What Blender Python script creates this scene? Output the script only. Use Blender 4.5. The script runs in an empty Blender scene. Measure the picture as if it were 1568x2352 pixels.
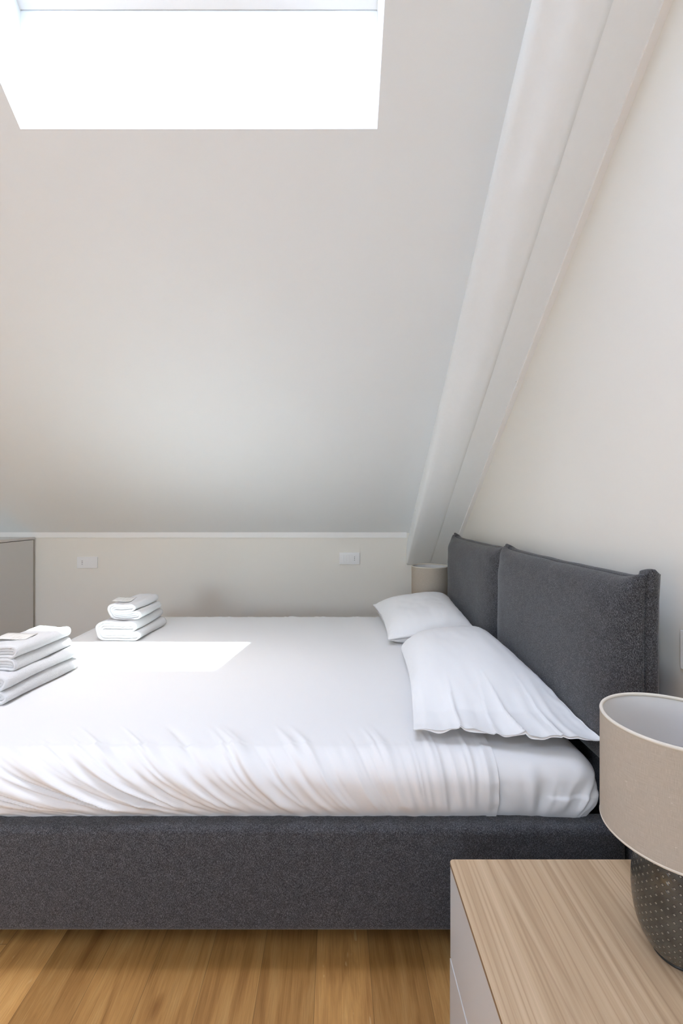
import bpy, bmesh, math, random
import numpy as np
from mathutils import Vector, noise, Matrix

random.seed(7)
C = bpy.context.scene.collection
S = bpy.context.scene
PI = math.pi

# ------------------------------------------------------------------ camera
cam_d = bpy.data.cameras.new('camera')
cam_d.sensor_fit = 'HORIZONTAL'
cam_d.sensor_width = 24.0
cam_d.lens = 24.0 * 1045 / 1568
cam_d.shift_x = 14 / 1568
cam_d.shift_y = -5 / 1568
cam_d.clip_start = 0.02
EYE = 1.12
cam = bpy.data.objects.new('camera', cam_d)
C.objects.link(cam)
cam.location = (0, 0, EYE)
cam.rotation_euler = (PI / 2, 0, 0)
S.camera = cam

# ------------------------------------------------------------------ world, sun, window light
SUN_DOWN = Vector((-0.178, 0.363, -1.0)).normalized()
world = bpy.data.worlds.new('sky')
S.world = world
world.use_nodes = True
wn = world.node_tree
wn.nodes.clear()
w_out = wn.nodes.new('ShaderNodeOutputWorld')
w_bg = wn.nodes.new('ShaderNodeBackground')
w_sky = wn.nodes.new('ShaderNodeTexSky')
w_sky.sky_type = 'NISHITA'
w_sky.sun_disc = False
w_sky.sun_elevation = math.asin(-SUN_DOWN.z)
w_sky.sun_rotation = math.atan2(-SUN_DOWN.x, -SUN_DOWN.y)
w_sky.air_density = 1.0
w_sky.dust_density = 1.0
w_sky.ozone_density = 1.0
w_hsv = wn.nodes.new('ShaderNodeHueSaturation')
w_hsv.inputs['Saturation'].default_value = 0.67
wn.links.new(w_sky.outputs[0], w_hsv.inputs['Color'])
wn.links.new(w_hsv.outputs[0], w_bg.inputs['Color'])
w_bg.inputs['Strength'].default_value = 3.0
wn.links.new(w_bg.outputs[0], w_out.inputs['Surface'])

sun_d = bpy.data.lights.new('sun', 'SUN')
sun_d.energy = 17.0
sun_d.angle = math.radians(0.6)
sun_d.color = (0.82, 0.965, 1.0)
sun = bpy.data.objects.new('sun', sun_d)
C.objects.link(sun)
sun.rotation_euler = SUN_DOWN.to_track_quat('-Z', 'Y').to_euler()
sun.location = (0.5, -1, 6)

def portal(name, loc, rot, sx, sy):
    d = bpy.data.lights.new(name, 'AREA')
    d.shape = 'RECTANGLE'; d.size = sx; d.size_y = sy
    d.cycles.is_portal = True
    o = bpy.data.objects.new(name, d); C.objects.link(o)
    o.location = loc; o.rotation_euler = rot
    return o

S.view_settings.view_transform = 'Standard'
S.view_settings.look = 'None'
S.view_settings.gamma = 1.0
S.view_settings.use_curve_mapping = False
S.view_settings.exposure = 0.45
S.cycles.max_bounces = 14
S.cycles.diffuse_bounces = 10
S.cycles.use_denoising = True
S.cycles.sample_clamp_indirect = 8.0
S.cycles.caustics_reflective = False
S.cycles.caustics_refractive = False

# ------------------------------------------------------------------ room numbers
FLOOR_X0, WALL_R = -3.2, 0.818
WALL_B, WALL_F = 3.25, -2.7
TAN = 0.762
TH = math.atan(TAN)
CEIL0 = EYE + 2.3115            # ceiling height at y = 0
RIDGE = -0.3
SLAB = 0.38                     # vertical thickness of the roof slab
def ceil_z(y):
    zr = CEIL0 - TAN * RIDGE
    return CEIL0 - TAN * y if y >= RIDGE else zr - TAN * (RIDGE - y)

# ------------------------------------------------------------------ helpers
def tag(o, label=None, cat=None, group=None, kind=None):
    if label: o['label'] = label
    if cat: o['category'] = cat
    if group: o['group'] = group
    if kind: o['kind'] = kind
    return o

def link(name, me, m, parent=None, smooth=False):
    me.name = name
    o = bpy.data.objects.new(name, me)
    C.objects.link(o)
    if m: me.materials.append(m)
    if smooth:
        me.shade_smooth()
    if parent: o.parent = parent
    return o

def from_bm(name, bm, m, parent=None, smooth=False):
    bmesh.ops.recalc_face_normals(bm, faces=bm.faces[:])
    me = bpy.data.meshes.new(name)
    bm.to_mesh(me); bm.free()
    return link(name, me, m, parent, smooth)

def empty(name, loc=(0, 0, 0)):
    o = bpy.data.objects.new(name, None)
    C.objects.link(o); o.location = loc
    o.empty_display_size = 0.1
    return o

def bm_box(bm, x0, x1, y0, y1, z0, z1):
    v = [bm.verts.new(p) for p in ((x0,y0,z0),(x1,y0,z0),(x1,y1,z0),(x0,y1,z0),(x0,y0,z1),(x1,y0,z1),(x1,y1,z1),(x0,y1,z1))]
    for f in ((0,3,2,1),(4,5,6,7),(0,1,5,4),(1,2,6,5),(2,3,7,6),(3,0,4,7)):
        bm.faces.new([v[i] for i in f])
    return v

def box(name, x0, x1, y0, y1, z0, z1, m, parent=None, bev=0.0, seg=3):
    bm = bmesh.new()
    bm_box(bm, x0, x1, y0, y1, z0, z1)
    if bev:
        bmesh.ops.bevel(bm, geom=bm.edges[:], offset=bev, segments=seg, profile=0.5, affect='EDGES')
    o = from_bm(name, bm, m, parent)
    if bev:
        o.data.shade_smooth()
        wm = o.modifiers.new('wn', 'WEIGHTED_NORMAL'); wm.keep_sharp = True
    return o

def grid_mesh(P, wrap_u=False, wrap_v=False):
    """P: array (nu, nv, 3) -> verts list, faces list"""
    nu, nv = P.shape[:2]
    verts = P.reshape(-1, 3)
    faces = []
    for i in range(nu if wrap_u else nu - 1):
        i2 = (i + 1) % nu
        for j in range(nv if wrap_v else nv - 1):
            j2 = (j + 1) % nv
            faces.append((i*nv+j, i2*nv+j, i2*nv+j2, i*nv+j2))
    return verts, faces

def obj_from(name, verts, faces, m, parent=None, smooth=True, recalc=False):
    me = bpy.data.meshes.new(name)
    me.from_pydata([tuple(map(float, v)) for v in verts], [], faces)
    me.update()
    if recalc:
        bm = bmesh.new(); bm.from_mesh(me)
        bmesh.ops.remove_doubles(bm, verts=bm.verts[:], dist=1e-5)
        bmesh.ops.recalc_face_normals(bm, faces=bm.faces[:]); bm.to_mesh(me); bm.free()
    return link(name, me, m, parent, smooth)

def lathe(name, prof, m, parent=None, n=96, loc=(0,0,0), cap0=False, cap1=False):
    P = np.zeros((n, len(prof), 3))
    for i in range(n):
        a = 2*PI*i/n
        for j, (r, z) in enumerate(prof):
            P[i, j] = (loc[0]+r*math.cos(a), loc[1]+r*math.sin(a), loc[2]+z)
    v, f = grid_mesh(P, wrap_u=True)
    k = len(prof)
    if cap0: f.append(tuple(i*k for i in range(n)))
    if cap1: f.append(tuple(i*k+k-1 for i in range(n))[::-1])
    return obj_from(name, v, f, m, parent, True, recalc=True)

def nz(x, y, z=0.0):
    return noise.noise(Vector((x, y, z)))

def sstep(a, b, x):
    t = min(1, max(0, (x-a)/(b-a)))
    return t*t*(3-2*t)

# ------------------------------------------------------------------ materials
class NT:
    def __init__(self, name):
        self.m = bpy.data.materials.new(name)
        self.m.use_nodes = True
        self.t = self.m.node_tree
        self.t.nodes.clear()
        self.out = self.n('ShaderNodeOutputMaterial')
        self.b = self.n('ShaderNodeBsdfPrincipled')
        self.l(self.b.outputs[0], self.out.inputs['Surface'])
    def n(self, typ, **kw):
        nd = self.t.nodes.new(typ)
        for k, v in kw.items(): setattr(nd, k, v)
        return nd
    def l(self, a, b): self.t.links.new(a, b)
    def coords(self, scale=(1,1,1), rot=(0,0,0), kind='Object'):
        tc = self.n('ShaderNodeTexCoord'); mp = self.n('ShaderNodeMapping')
        mp.inputs['Scale'].default_value = scale; mp.inputs['Rotation'].default_value = rot
        self.l(tc.outputs[kind], mp.inputs['Vector'])
        return mp.outputs[0]
    def noise(self, vec, scale, detail=3, rough=0.5, dist=0.0):
        nd = self.n('ShaderNodeTexNoise')
        nd.inputs['Scale'].default_value = scale; nd.inputs['Detail'].default_value = detail
        nd.inputs['Roughness'].default_value = rough; nd.inputs['Distortion'].default_value = dist
        self.l(vec, nd.inputs['Vector'])
        return nd.outputs['Fac']
    def ramp(self, fac, stops, interp='LINEAR'):
        nd = self.n('ShaderNodeValToRGB'); e = nd.color_ramp.elements
        nd.color_ramp.interpolation = interp
        while len(e) < len(stops): e.new(0.5)
        for el, (p, c) in zip(e, stops):
            el.position = p; el.color = (*c, 1) if len(c) == 3 else c
        self.l(fac, nd.inputs['Fac'])
        return nd.outputs['Color']
    def math(self, op, a, b=None, c=None):
        nd = self.n('ShaderNodeMath', operation=op)
        for i, v in enumerate((a, b, c)):
            if v is None: continue
            if isinstance(v, (int, float)): nd.inputs[i].default_value = v
            else: self.l(v, nd.inputs[i])
        return nd.outputs[0]
    def mix(self, fac, a, b, mode='MIX'):
        nd = self.n('ShaderNodeMix', data_type='RGBA', blend_type=mode)
        for s, v in ((nd.inputs[0], fac), (nd.inputs[6], a), (nd.inputs[7], b)):
            if isinstance(v, (int, float)): s.default_value = v
            elif isinstance(v, tuple): s.default_value = (*v, 1)
            else: self.l(v, s)
        return nd.outputs[2]
    def bump(self, h, strength=0.3, dist=0.001, prev=None):
        nd = self.n('ShaderNodeBump')
        nd.inputs['Strength'].default_value = strength; nd.inputs['Distance'].default_value = dist
        self.l(h, nd.inputs['Height'])
        if prev: self.l(prev, nd.inputs['Normal'])
        self.l(nd.outputs[0], self.b.inputs['Normal'])
        return nd.outputs[0]
    def col(self, c):
        if isinstance(c, tuple): self.b.inputs['Base Color'].default_value = (*c, 1)
        else: self.l(c, self.b.inputs['Base Color'])
    def rough(self, r, spec=0.5):
        self.b.inputs['Roughness'].default_value = r
        self.b.inputs['Specular IOR Level'].default_value = spec

def paint(name, c, var=0.01, bump=0.05, rough=0.6, spec=0.3):
    t = NT(name)
    v = t.coords()
    n1 = t.noise(v, 1.3, 4)
    lo = tuple(x*(1-var) for x in c); hi = tuple(min(1, x*(1+var)) for x in c)
    t.col(t.ramp(n1, [(0.3, lo), (0.7, hi)]))
    n2 = t.noise(v, 90, 4, 0.6)
    t.bump(n2, bump, 0.002)
    t.rough(rough, spec)
    return t.m

M = {}
M['ceiling'] = paint('ceiling paint', (0.828, 0.862, 0.88))
M['wall'] = paint('warm greige wall paint', (0.775, 0.75, 0.695))
M['wall_back'] = M['wall']
M['trim'] = paint('white trim paint', (0.84, 0.84, 0.83), rough=0.5)
M['cab'] = paint('light grey lacquer', (0.66, 0.655, 0.64), 0.004, 0.01, 0.4, 0.4)
M['plastic'] = paint('white plastic', (0.80, 0.80, 0.80), 0.002, 0.0, 0.35, 0.5)
M['hole'] = paint('dark socket hole', (0.02, 0.02, 0.02), 0.0, 0.0, 0.6)
M['dark'] = paint('black plastic', (0.02, 0.02, 0.022), 0.0, 0.0, 0.6)
M['metal'] = paint('brushed metal', (0.6, 0.6, 0.6), 0.0, 0.0, 0.3)
M['metal'].node_tree.nodes['Principled BSDF'].inputs['Metallic'].default_value = 1.0
M['terrace'] = paint('pale terrace paving', (0.62, 0.63, 0.64))
M['ground'] = paint('pale outdoor ground', (0.45, 0.44, 0.42))

def m_beam():
    t = NT('painted old beam')
    v = t.coords((14, 14, 1.2), (TH - PI/2, 0, 0))
    tc = t.coords((1, 1, 1), (TH - PI/2, 0, 0))
    n1 = t.noise(v, 3.0, 5, 0.6, 0.4)
    base = t.ramp(n1, [(0.3, (0.825,0.855,0.87)), (0.7, (0.838,0.868,0.885))])
    spot_n = t.n('ShaderNodeTexVoronoi'); spot_n.inputs['Scale'].default_value = 5.0
    t.l(t.coords((1.6, 1.6, 0.8), (TH - PI/2, 0, 0)), spot_n.inputs['Vector'])
    spot = t.ramp(spot_n.outputs['Distance'], [(0.018, (0.38,0.37,0.35)), (0.028, (1,1,1))])
    c = t.mix(1.0, base, spot, 'MULTIPLY')
    t.col(c)
    t.bump(n1, 0.10, 0.003)
    t.rough(0.55, 0.3)
    return t.m
M['beam'] = m_beam()

def m_floor():
    t = NT('oak plank floor')
    tc = t.n('ShaderNodeTexCoord'); sp = t.n('ShaderNodeSeparateXYZ')
    t.l(tc.outputs['Object'], sp.inputs[0])
    W = 0.133
    fx = t.math('DIVIDE', t.math('ADD', sp.outputs[0], 0.048 + 50*W), W)
    idx = t.math('FLOOR', fx); fr = t.math('FRACT', fx)
    wn1 = t.n('ShaderNodeTexWhiteNoise', noise_dimensions='1D'); t.l(idx, wn1.inputs['W'])
    L = 1.35
    fy = t.math('DIVIDE', t.math('ADD', sp.outputs[1], t.math('MULTIPLY_ADD', wn1.outputs['Value'], L, 20*L + 0.31)), L)
    idy = t.math('FLOOR', fy); fry = t.math('FRACT', fy)
    wn2 = t.n('ShaderNodeTexWhiteNoise', noise_dimensions='2D')
    cb = t.n('ShaderNodeCombineXYZ'); t.l(idx, cb.inputs[0]); t.l(idy, cb.inputs[1]); t.l(cb.outputs[0], wn2.inputs['Vector'])
    # grain, shifted per plank
    cg = t.n('ShaderNodeCombineXYZ')
    t.l(t.math('MULTIPLY_ADD', wn2.outputs['Value'], 7.0, sp.outputs[0]), cg.inputs[0])
    t.l(t.math('MULTIPLY_ADD', wn2.outputs['Value'], 3.0, sp.outputs[1]), cg.inputs[1])
    def mp(s):
        m_ = t.n('ShaderNodeMapping'); m_.inputs['Scale'].default_value = s
        t.l(cg.outputs[0], m_.inputs['Vector']); return m_.outputs[0]
    g1 = t.noise(mp((9, 0.9, 1)), 2.2, 5, 0.6, 1.2)
    g2 = t.noise(mp((110, 3.5, 1)), 3.0, 4, 0.65)
    c = t.ramp(g1, [(0.22, (0.29,0.130,0.036)), (0.5, (0.53,0.278,0.088)), (0.78, (0.66,0.39,0.145))])
    c = t.mix(0.5, c, t.ramp(g2, [(0.3, (0.55,0.5,0.45)), (0.6, (1,1,1))]), 'MULTIPLY')
    tint = t.ramp(wn2.outputs['Value'], [(0, (0.66,0.62,0.56)), (0.5, (0.93,0.92,0.9)), (1, (1.18,1.18,1.18))])
    c = t.mix(1.0, c, tint, 'MULTIPLY')
    # pale flecks on some planks
    fl = t.ramp(t.noise(mp((34, 9, 1)), 2.0, 1, 0.4, 0.6), [(0.70, (0,0,0)), (0.715, (1,1,1))])
    flm = t.math('MULTIPLY', fl, t.math('GREATER_THAN', wn2.outputs['Value'], 0.55))
    c = t.mix(t.math('MULTIPLY', flm, 0.4), c, (0.72,0.50,0.26))
    # knots
    vo = t.n('ShaderNodeTexVoronoi'); vo.inputs['Scale'].default_value = 5.0
    t.l(mp((1.3, 0.55, 1)), vo.inputs['Vector'])
    kn = t.ramp(vo.outputs['Distance'], [(0.015, (0.16,0.10,0.07)), (0.04, (0.6,0.5,0.42)), (0.11, (1,1,1))])
    c = t.mix(0.85, c, t.mix(1.0, c, kn, 'MULTIPLY'))
    # seams
    ex = t.math('MINIMUM', fr, t.math('SUBTRACT', 1.0, fr))
    ey = t.math('MINIMUM', fry, t.math('SUBTRACT', 1.0, fry))
    gx = t.math('GREATER_THAN', t.math('MULTIPLY', ex, W), 0.0008)
    gy = t.math('GREATER_THAN', t.math('MULTIPLY', ey, L), 0.0009)
    gap = t.math('MULTIPLY', gx, gy)
    c = t.mix(t.math('MULTIPLY_ADD', gap, 0.6, 0.4), (0.15,0.08,0.03), c)
    t.col(c)
    p = t.bump(gap, 0.4, 0.001)
    t.bump(g2, 0.12, 0.0008, p)
    t.rough(0.48, 0.4)
    return t.m
M['floor'] = m_floor()

def m_walnut():
    t = NT('wood grain laminate')
    g1 = t.noise(t.coords((13, 0.45, 1)), 1.0, 2, 0.5, 0.25)
    g3 = t.noise(t.coords((42, 0.9, 1)), 1.0, 3, 0.6, 0.3)
    g2 = t.noise(t.coords((420, 7, 1)), 1.0, 3, 0.6)
    c = t.ramp(g3, [(0.30, (0.43,0.295,0.175)), (0.5, (0.52,0.37,0.23)), (0.70, (0.60,0.44,0.285))])
    wv = t.math('PINGPONG', t.math('MULTIPLY', g1, 13.0), 0.5)
    ln = t.ramp(wv, [(0.0, (0.66,0.60,0.55)), (0.07, (0.84,0.80,0.77)), (0.20, (0.97,0.965,0.96)), (0.5, (1.03,1.03,1.03))])
    c = t.mix(t.math('MULTIPLY', g3, 1.1), c, ln, 'MULTIPLY')
    c = t.mix(0.22, c, t.ramp(g2, [(0.35, (0.62,0.58,0.55)), (0.6, (1,1,1))]), 'MULTIPLY')
    t.col(c); t.rough(0.5, 0.35)
    t.bump(g2, 0.08, 0.0005)
    return t.m
M['walnut'] = m_walnut()
M['edge'] = paint('wood edge band', (0.27, 0.17, 0.09))

def m_weave():
    t = NT('charcoal woven upholstery')
    a = t.noise(t.coords((0.45, 0.6, 1.0)), 760, 2, 0.6)
    b = t.noise(t.coords((1, 1, 0.35), (0.75, 0.7, 0.2)), 820, 1, 0.5)
    g = t.noise(t.coords(), 45, 3, 0.6)
    s = t.math('ADD', t.math('MULTIPLY', a, 0.40), t.math('ADD', t.math('MULTIPLY', b, 0.50), t.math('MULTIPLY', g, 0.10)))
    c = t.ramp(s, [(0.36, (0.012,0.012,0.013)), (0.50, (0.048,0.048,0.052)), (0.64, (0.15,0.15,0.16))])
    t.col(c); t.rough(0.95, 0.15)
    t.b.inputs['Sheen Weight'].default_value = 0.2
    t.b.inputs['Sheen Roughness'].default_value = 0.5
    t.bump(s, 0.35, 0.0008)
    return t.m
M['weave'] = m_weave()

def m_cotton(name, c, bump=0.03):
    t = NT(name)
    n1 = t.noise(t.coords(), 900, 2, 0.5)
    n2 = t.noise(t.coords(), 22, 4, 0.6)
    t.col(c)
    p = t.bump(n2, 0.06, 0.004)
    t.bump(n1, bump, 0.0005, p)
    t.rough(0.8, 0.2)
    t.b.inputs['Sheen Weight'].default_value = 0.08
    return t.m
M['cotton'] = m_cotton('white percale cotton', (0.735, 0.73, 0.725))
M['cotton2'] = m_cotton('white pillow cotton', (0.775, 0.775, 0.775))

def m_terry():
    t = NT('white terry towelling')
    n1 = t.noise(t.coords(), 330, 3, 0.7)
    n2 = t.noise(t.coords(), 60, 3, 0.6)
    t.col((0.74, 0.74, 0.745))
    p = t.bump(n2, 0.4, 0.004)
    t.bump(n1, 0.9, 0.003, p)
    t.rough(0.95, 0.1)
    t.b.inputs['Sheen Weight'].default_value = 0.2
    return t.m
M['terry'] = m_terry()

def m_linen():
    t = NT('natural linen lampshade')
    tc = t.n('ShaderNodeTexCoord')
    def uvn(sc, scale, d=3):
        mp = t.n('ShaderNodeMapping'); mp.inputs['Scale'].default_value = sc
        t.l(tc.outputs['UV'], mp.inputs['Vector'])
        return t.noise(mp.outputs[0], scale, d, 0.6)
    wx = uvn((620, 9, 1), 1.6); wy = uvn((22, 200, 1), 1.6)
    s = t.math('ADD', t.math('MULTIPLY', wx, 0.5), t.math('MULTIPLY', wy, 0.5))
    c = t.ramp(s, [(0.34, (0.44,0.385,0.31)), (0.5, (0.51,0.45,0.375)), (0.66, (0.59,0.525,0.445))])
    slub = t.ramp(uvn((46, 24, 1), 2.0, 1), [(0.74, (0,0,0)), (0.77, (1,1,1))])
    c = t.mix(t.math('MULTIPLY', slub, 0.5), c, (0.72,0.68,0.60))
    t.col(c); t.rough(0.9, 0.15)
    t.bump(s, 0.3, 0.0008)
    tr = t.n('ShaderNodeBsdfTranslucent'); t.l(c, tr.inputs['Color'])
    mx = t.n('ShaderNodeMixShader'); mx.inputs[0].default_value = 0.12
    t.l(t.b.outputs[0], mx.inputs[1]); t.l(tr.outputs[0], mx.inputs[2])
    t.l(mx.outputs[0], t.out.inputs['Surface'])
    return t.m
M['linen'] = m_linen()
M['lining'] = paint('white shade lining', (0.72, 0.71, 0.70), 0.01, 0.05, 0.7)
M['rim'] = paint('pale shade binding', (0.66, 0.61, 0.53), 0.02, 0.2, 0.8)

def m_ceramic():
    t = NT('grey glazed ceramic')
    tc = t.n('ShaderNodeTexCoord'); sp = t.n('ShaderNodeSeparateXYZ')
    t.l(tc.outputs['UV'], sp.inputs[0])
    du = t.math('SUBTRACT', t.math('FRACT', sp.outputs[0]), 0.5)
    dv = t.math('SUBTRACT', t.math('FRACT', sp.outputs[1]), 0.5)
    hh = t.math('ABSOLUTE', t.math('MULTIPLY_ADD', dv, 13.0, t.math('MULTIPLY', du, -5.1)))
    ww = t.math('ABSOLUTE', t.math('MULTIPLY', du, 8.3))
    d = t.math('MULTIPLY', t.math('ADD', hh, ww), 0.1)
    cell = t.ramp(d, [(0.16, (1,1,1)), (0.22, (0,0,0))])
    n = t.noise(t.coords(), 40, 3)
    base = t.ramp(n, [(0.3, (0.045,0.043,0.036)), (0.7, (0.082,0.078,0.066))])
    c = t.mix(cell, base, (0.22,0.205,0.175))
    c = t.mix(1.0, c, t.ramp(d, [(0.21, (1,1,1)), (0.27, (0.4,0.4,0.4)), (0.38, (1,1,1))]), 'MULTIPLY')
    t.col(c)
    t.bump(t.ramp(d, [(0.18, (0.6,0.6,0.6)), (0.28, (0,0,0)), (0.42, (1,1,1))]), 0.35, 0.0012)
    t.rough(0.25, 0.45)
    t.b.inputs['Coat Weight'].default_value = 0.3
    return t.m
M['ceramic'] = m_ceramic()
M['foot'] = paint('dark glazed foot', (0.03, 0.03, 0.028), 0, 0, 0.3)

def m_glass():
    t = NT('window glass')
    tr = t.n('ShaderNodeBsdfTransparent'); gl = t.n('ShaderNodeBsdfGlossy')
    gl.inputs['Roughness'].default_value = 0.02
    fr = t.n('ShaderNodeLayerWeight'); fr.inputs['Blend'].default_value = 0.5
    mx = t.n('ShaderNodeMixShader')
    t.l(t.math('MULTIPLY_ADD', t.math('POWER', fr.outputs['Facing'], 4.0), 0.5, 0.04), mx.inputs[0]); t.l(tr.outputs[0], mx.inputs[1]); t.l(gl.outputs[0], mx.inputs[2])
    t.l(mx.outputs[0], t.out.inputs['Surface'])
    return t.m
M['glass'] = m_glass()

def m_slip():
    t = NT('printed paper slip')
    n = t.noise(t.coords((120, 14, 1)), 1.0, 2)
    t.col(t.ramp(n, [(0.55, (0.72,0.71,0.68)), (0.66, (0.62,0.59,0.54))]))
    t.rough(0.6, 0.3)
    return t.m
M['slip'] = m_slip()

# ------------------------------------------------------------------ the setting
def struct(o): o['kind'] = 'structure'; return o

T = 0.15
struct(box('floor', FLOOR_X0 - T, WALL_R + T, WALL_F - T, WALL_B + T, -0.12, 0, M['floor']))
struct(box('wall_back', FLOOR_X0 - T, WALL_R + T, WALL_B, WALL_B + T, 0, ceil_z(WALL_B) + 0.02, M['wall_back']))
def gable(name, x0, x1):
    bm = bmesh.new()
    ys = [(WALL_B, 0), (WALL_B, ceil_z(WALL_B)+0.03), (RIDGE, ceil_z(RIDGE)+0.03), (WALL_F, ceil_z(WALL_F)+0.03), (WALL_F, 0)]
    a = [bm.verts.new((x0, y, z)) for y, z in ys]; b = [bm.verts.new((x1, y, z)) for y, z in ys]
    bm.faces.new(a); bm.faces.new(b[::-1])
    for i in range(5):
        j = (i+1) % 5
        bm.faces.new((a[i], b[i], b[j], a[j]))
    return struct(from_bm(name, bm, M['wall']))
gable('wall_right', WALL_R, WALL_R + T)
gable('wall_left', FLOOR_X0 - T, FLOOR_X0)

# front wall, behind the camera, with a made-up window for extra daylight
WX0, WX1, WZ0, WZ1 = -2.3, -1.1, 0.85, 1.74
bm = bmesh.new()
zt = ceil_z(WALL_F) + 0.02
bm_box(bm, FLOOR_X0 - T, WX0, WALL_F - T, WALL_F, 0, zt)
bm_box(bm, WX1, WALL_R + T, WALL_F - T, WALL_F, 0, zt)
bm_box(bm, WX0, WX1, WALL_F - T, WALL_F, 0, WZ0)
bm_box(bm, WX0, WX1, WALL_F - T, WALL_F, WZ1, zt)
struct(from_bm('wall_front', bm, M['wall']))

# ceiling slab with the skylight well
HX0, HX1 = -1.0, 0.133
BY0, BY1 = 0.386, 1.4456        # opening on the room side
UY0, UY1 = 0.566, 1.4456        # opening on the roof side
RX0, RX1, RY0, RY1 = -1.5, -0.5, -1.85, -0.95   # made-up rear skylight, brings in daylight behind the camera
def ring(bm, y_lo, y_hi, hy0, hy1, dz):
    X = [FLOOR_X0 - T, HX0, HX1, WALL_R + T]; Y = [y_lo, hy0, hy1, y_hi]
    V = [[bm.verts.new((x, y, ceil_z(y) + dz)) for y in Y] for x in X]
    for i in range(3):
        for j in range(3):
            if i == 1 and j == 1: continue
            bm.faces.new((V[i][j], V[i+1][j], V[i+1][j+1], V[i][j+1]))
    return V
bm = bmesh.new()
A = ring(bm, RIDGE, WALL_B + T, BY0, BY1, 0)
B = ring(bm, RIDGE, WALL_B + T, UY0, UY1, SLAB)
for (i, j), (k, l) in (((1,1),(2,1)), ((2,1),(2,2)), ((2,2),(1,2)), ((1,2),(1,1))):
    bm.faces.new((A[i][j], A[k][l], B[k][l], B[i][j]))
for V0, V1 in ((A, B),):
    for i in range(3):
        bm.faces.new((A[i][3], A[i+1][3], B[i+1][3], B[i][3]))
    for j in range(3):
        bm.faces.new((A[0][j], A[0][j+1], B[0][j+1], B[0][j]))
        bm.faces.new((A[3][j], A[3][j+1], B[3][j+1], B[3][j]))
# rear slope
def ring2(bm, dz):
    X = [FLOOR_X0 - T, RX0, RX1, WALL_R + T]; Y = [WALL_F - T, RY0, RY1, RIDGE]
    V = [[bm.verts.new((x, y, ceil_z(y) + dz)) for y in Y] for x in X]
    for i in range(3):
        for j in range(3):
            if i == 1 and j == 1: continue
            bm.faces.new((V[i][j], V[i+1][j], V[i+1][j+1], V[i][j+1]))
    return V
A = ring2(bm, 0); B = ring2(bm, SLAB)
for (i, j), (k, l) in (((1,1),(2,1)), ((2,1),(2,2)), ((2,2),(1,2)), ((1,2),(1,1))):
    bm.faces.new((A[i][j], A[k][l], B[k][l], B[i][j]))
for i in range(3):
    bm.faces.new((A[i][0], A[i+1][0], B[i+1][0], B[i][0]))
    for k in (0, 3):
        bm.faces.new((A[k][i], A[k][i+1], B[k][i+1], B[k][i]))
ceil = struct(from_bm('ceiling', bm, M['ceiling']))

# skylight frame, local coords: u across, s up the slope, n out of the slope
def slope_pt(x, y, n):           # y measured on the room-side plane shifted up by SLAB, n outwards
    return Vector((x, y + n*math.sin(TH), ceil_z(y) + SLAB + n*math.cos(TH)))
def slope_box(bm, x0, x1, ya, yb, n0, n1):
    v = [bm.verts.new(slope_pt(x, y, n)) for n in (n0, n1) for x, y in ((x0,ya),(x1,ya),(x1,yb),(x0,yb))]
    for f in ((0,3,2,1),(4,5,6,7),(0,1,5,4),(1,2,6,5),(2,3,7,6),(3,0,4,7)):
        bm.faces.new([v[i] for i in f])
bm = bmesh.new()
fw = 0.045
for a in ((HX0, HX0+fw, UY0, UY1), (HX1-fw, HX1, UY0, UY1), (HX0+fw, HX1-fw, UY0, UY0+fw), (HX0+fw, HX1-fw, UY1-fw*0.9, UY1)):
    slope_box(bm, *a, -0.005, 0.07)
win = struct(from_bm('window_1', bm, M['trim']))
bm = bmesh.new()
sw = 0.045
sx0, sx1, sy0, sy1 = HX0+fw, HX1-fw, UY0+fw, UY1-fw*0.9
for a in ((sx0, sx0+sw, sy0, sy1), (sx1-sw, sx1, sy0, sy1), (sx0+sw, sx1-sw, sy0, sy0+sw), (sx0+sw, sx1-sw, sy1-sw*0.8, sy1)):
    slope_box(bm, *a, 0.02, 0.08)
from_bm('sash', bm, M['trim'], win)
bm = bmesh.new()
slope_box(bm, sx0+sw-0.005, sx1-sw+0.005, sy0+sw-0.005, sy1-sw*0.8+0.005, 0.05, 0.056)
from_bm('glass_pane', bm, M['glass'], win)
bm = bmesh.new()
r_ = bmesh.ops.create_cone(bm, segments=20, radius1=0.009, radius2=0.009, depth=sx1-sx0-0.06, cap_ends=True)
bmesh.ops.rotate(bm, verts=bm.verts[:], matrix=Matrix.Rotation(PI/2, 3, 'Y'))
bmesh.ops.translate(bm, verts=bm.verts[:], vec=slope_pt((sx0+sx1)/2, UY1-0.075, 0.008))
from_bm('blind_rail', bm, M['trim'], win, True)
yc = (UY0+UY1)/2
portal('skylight_portal', slope_pt((HX0+HX1)/2, yc, 0.1), (-TH, 0, 0), HX1-HX0, (UY1-UY0)/math.cos(TH))

# skylight added in the unseen rear slope to brighten the walls
bm = bmesh.new()
def rbox(bm, x0, x1, ya, yb, n0, n1):
    v = [bm.verts.new((x, y, ceil_z(y)+SLAB+n)) for n in (n0, n1) for x, y in ((x0,ya),(x1,ya),(x1,yb),(x0,yb))]
    for f in ((0,3,2,1),(4,5,6,7),(0,1,5,4),(1,2,6,5),(2,3,7,6),(3,0,4,7)):
        bm.faces.new([v[i] for i in f])
for a in ((RX0, RX0+0.08, RY0, RY1), (RX1-0.08, RX1, RY0, RY1), (RX0+0.08, RX1-0.08, RY0, RY0+0.07), (RX0+0.08, RX1-0.08, RY1-0.07, RY1)):
    rbox(bm, *a, -0.005, 0.08)
w2 = struct(from_bm('added_skylight', bm, M['trim']))
bm = bmesh.new()
rbox(bm, RX0+0.075, RX1-0.075, RY0+0.065, RY1-0.065, 0.04, 0.046)
from_bm('glass_pane', bm, M['glass'], w2)
ry = (RY0+RY1)/2
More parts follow.
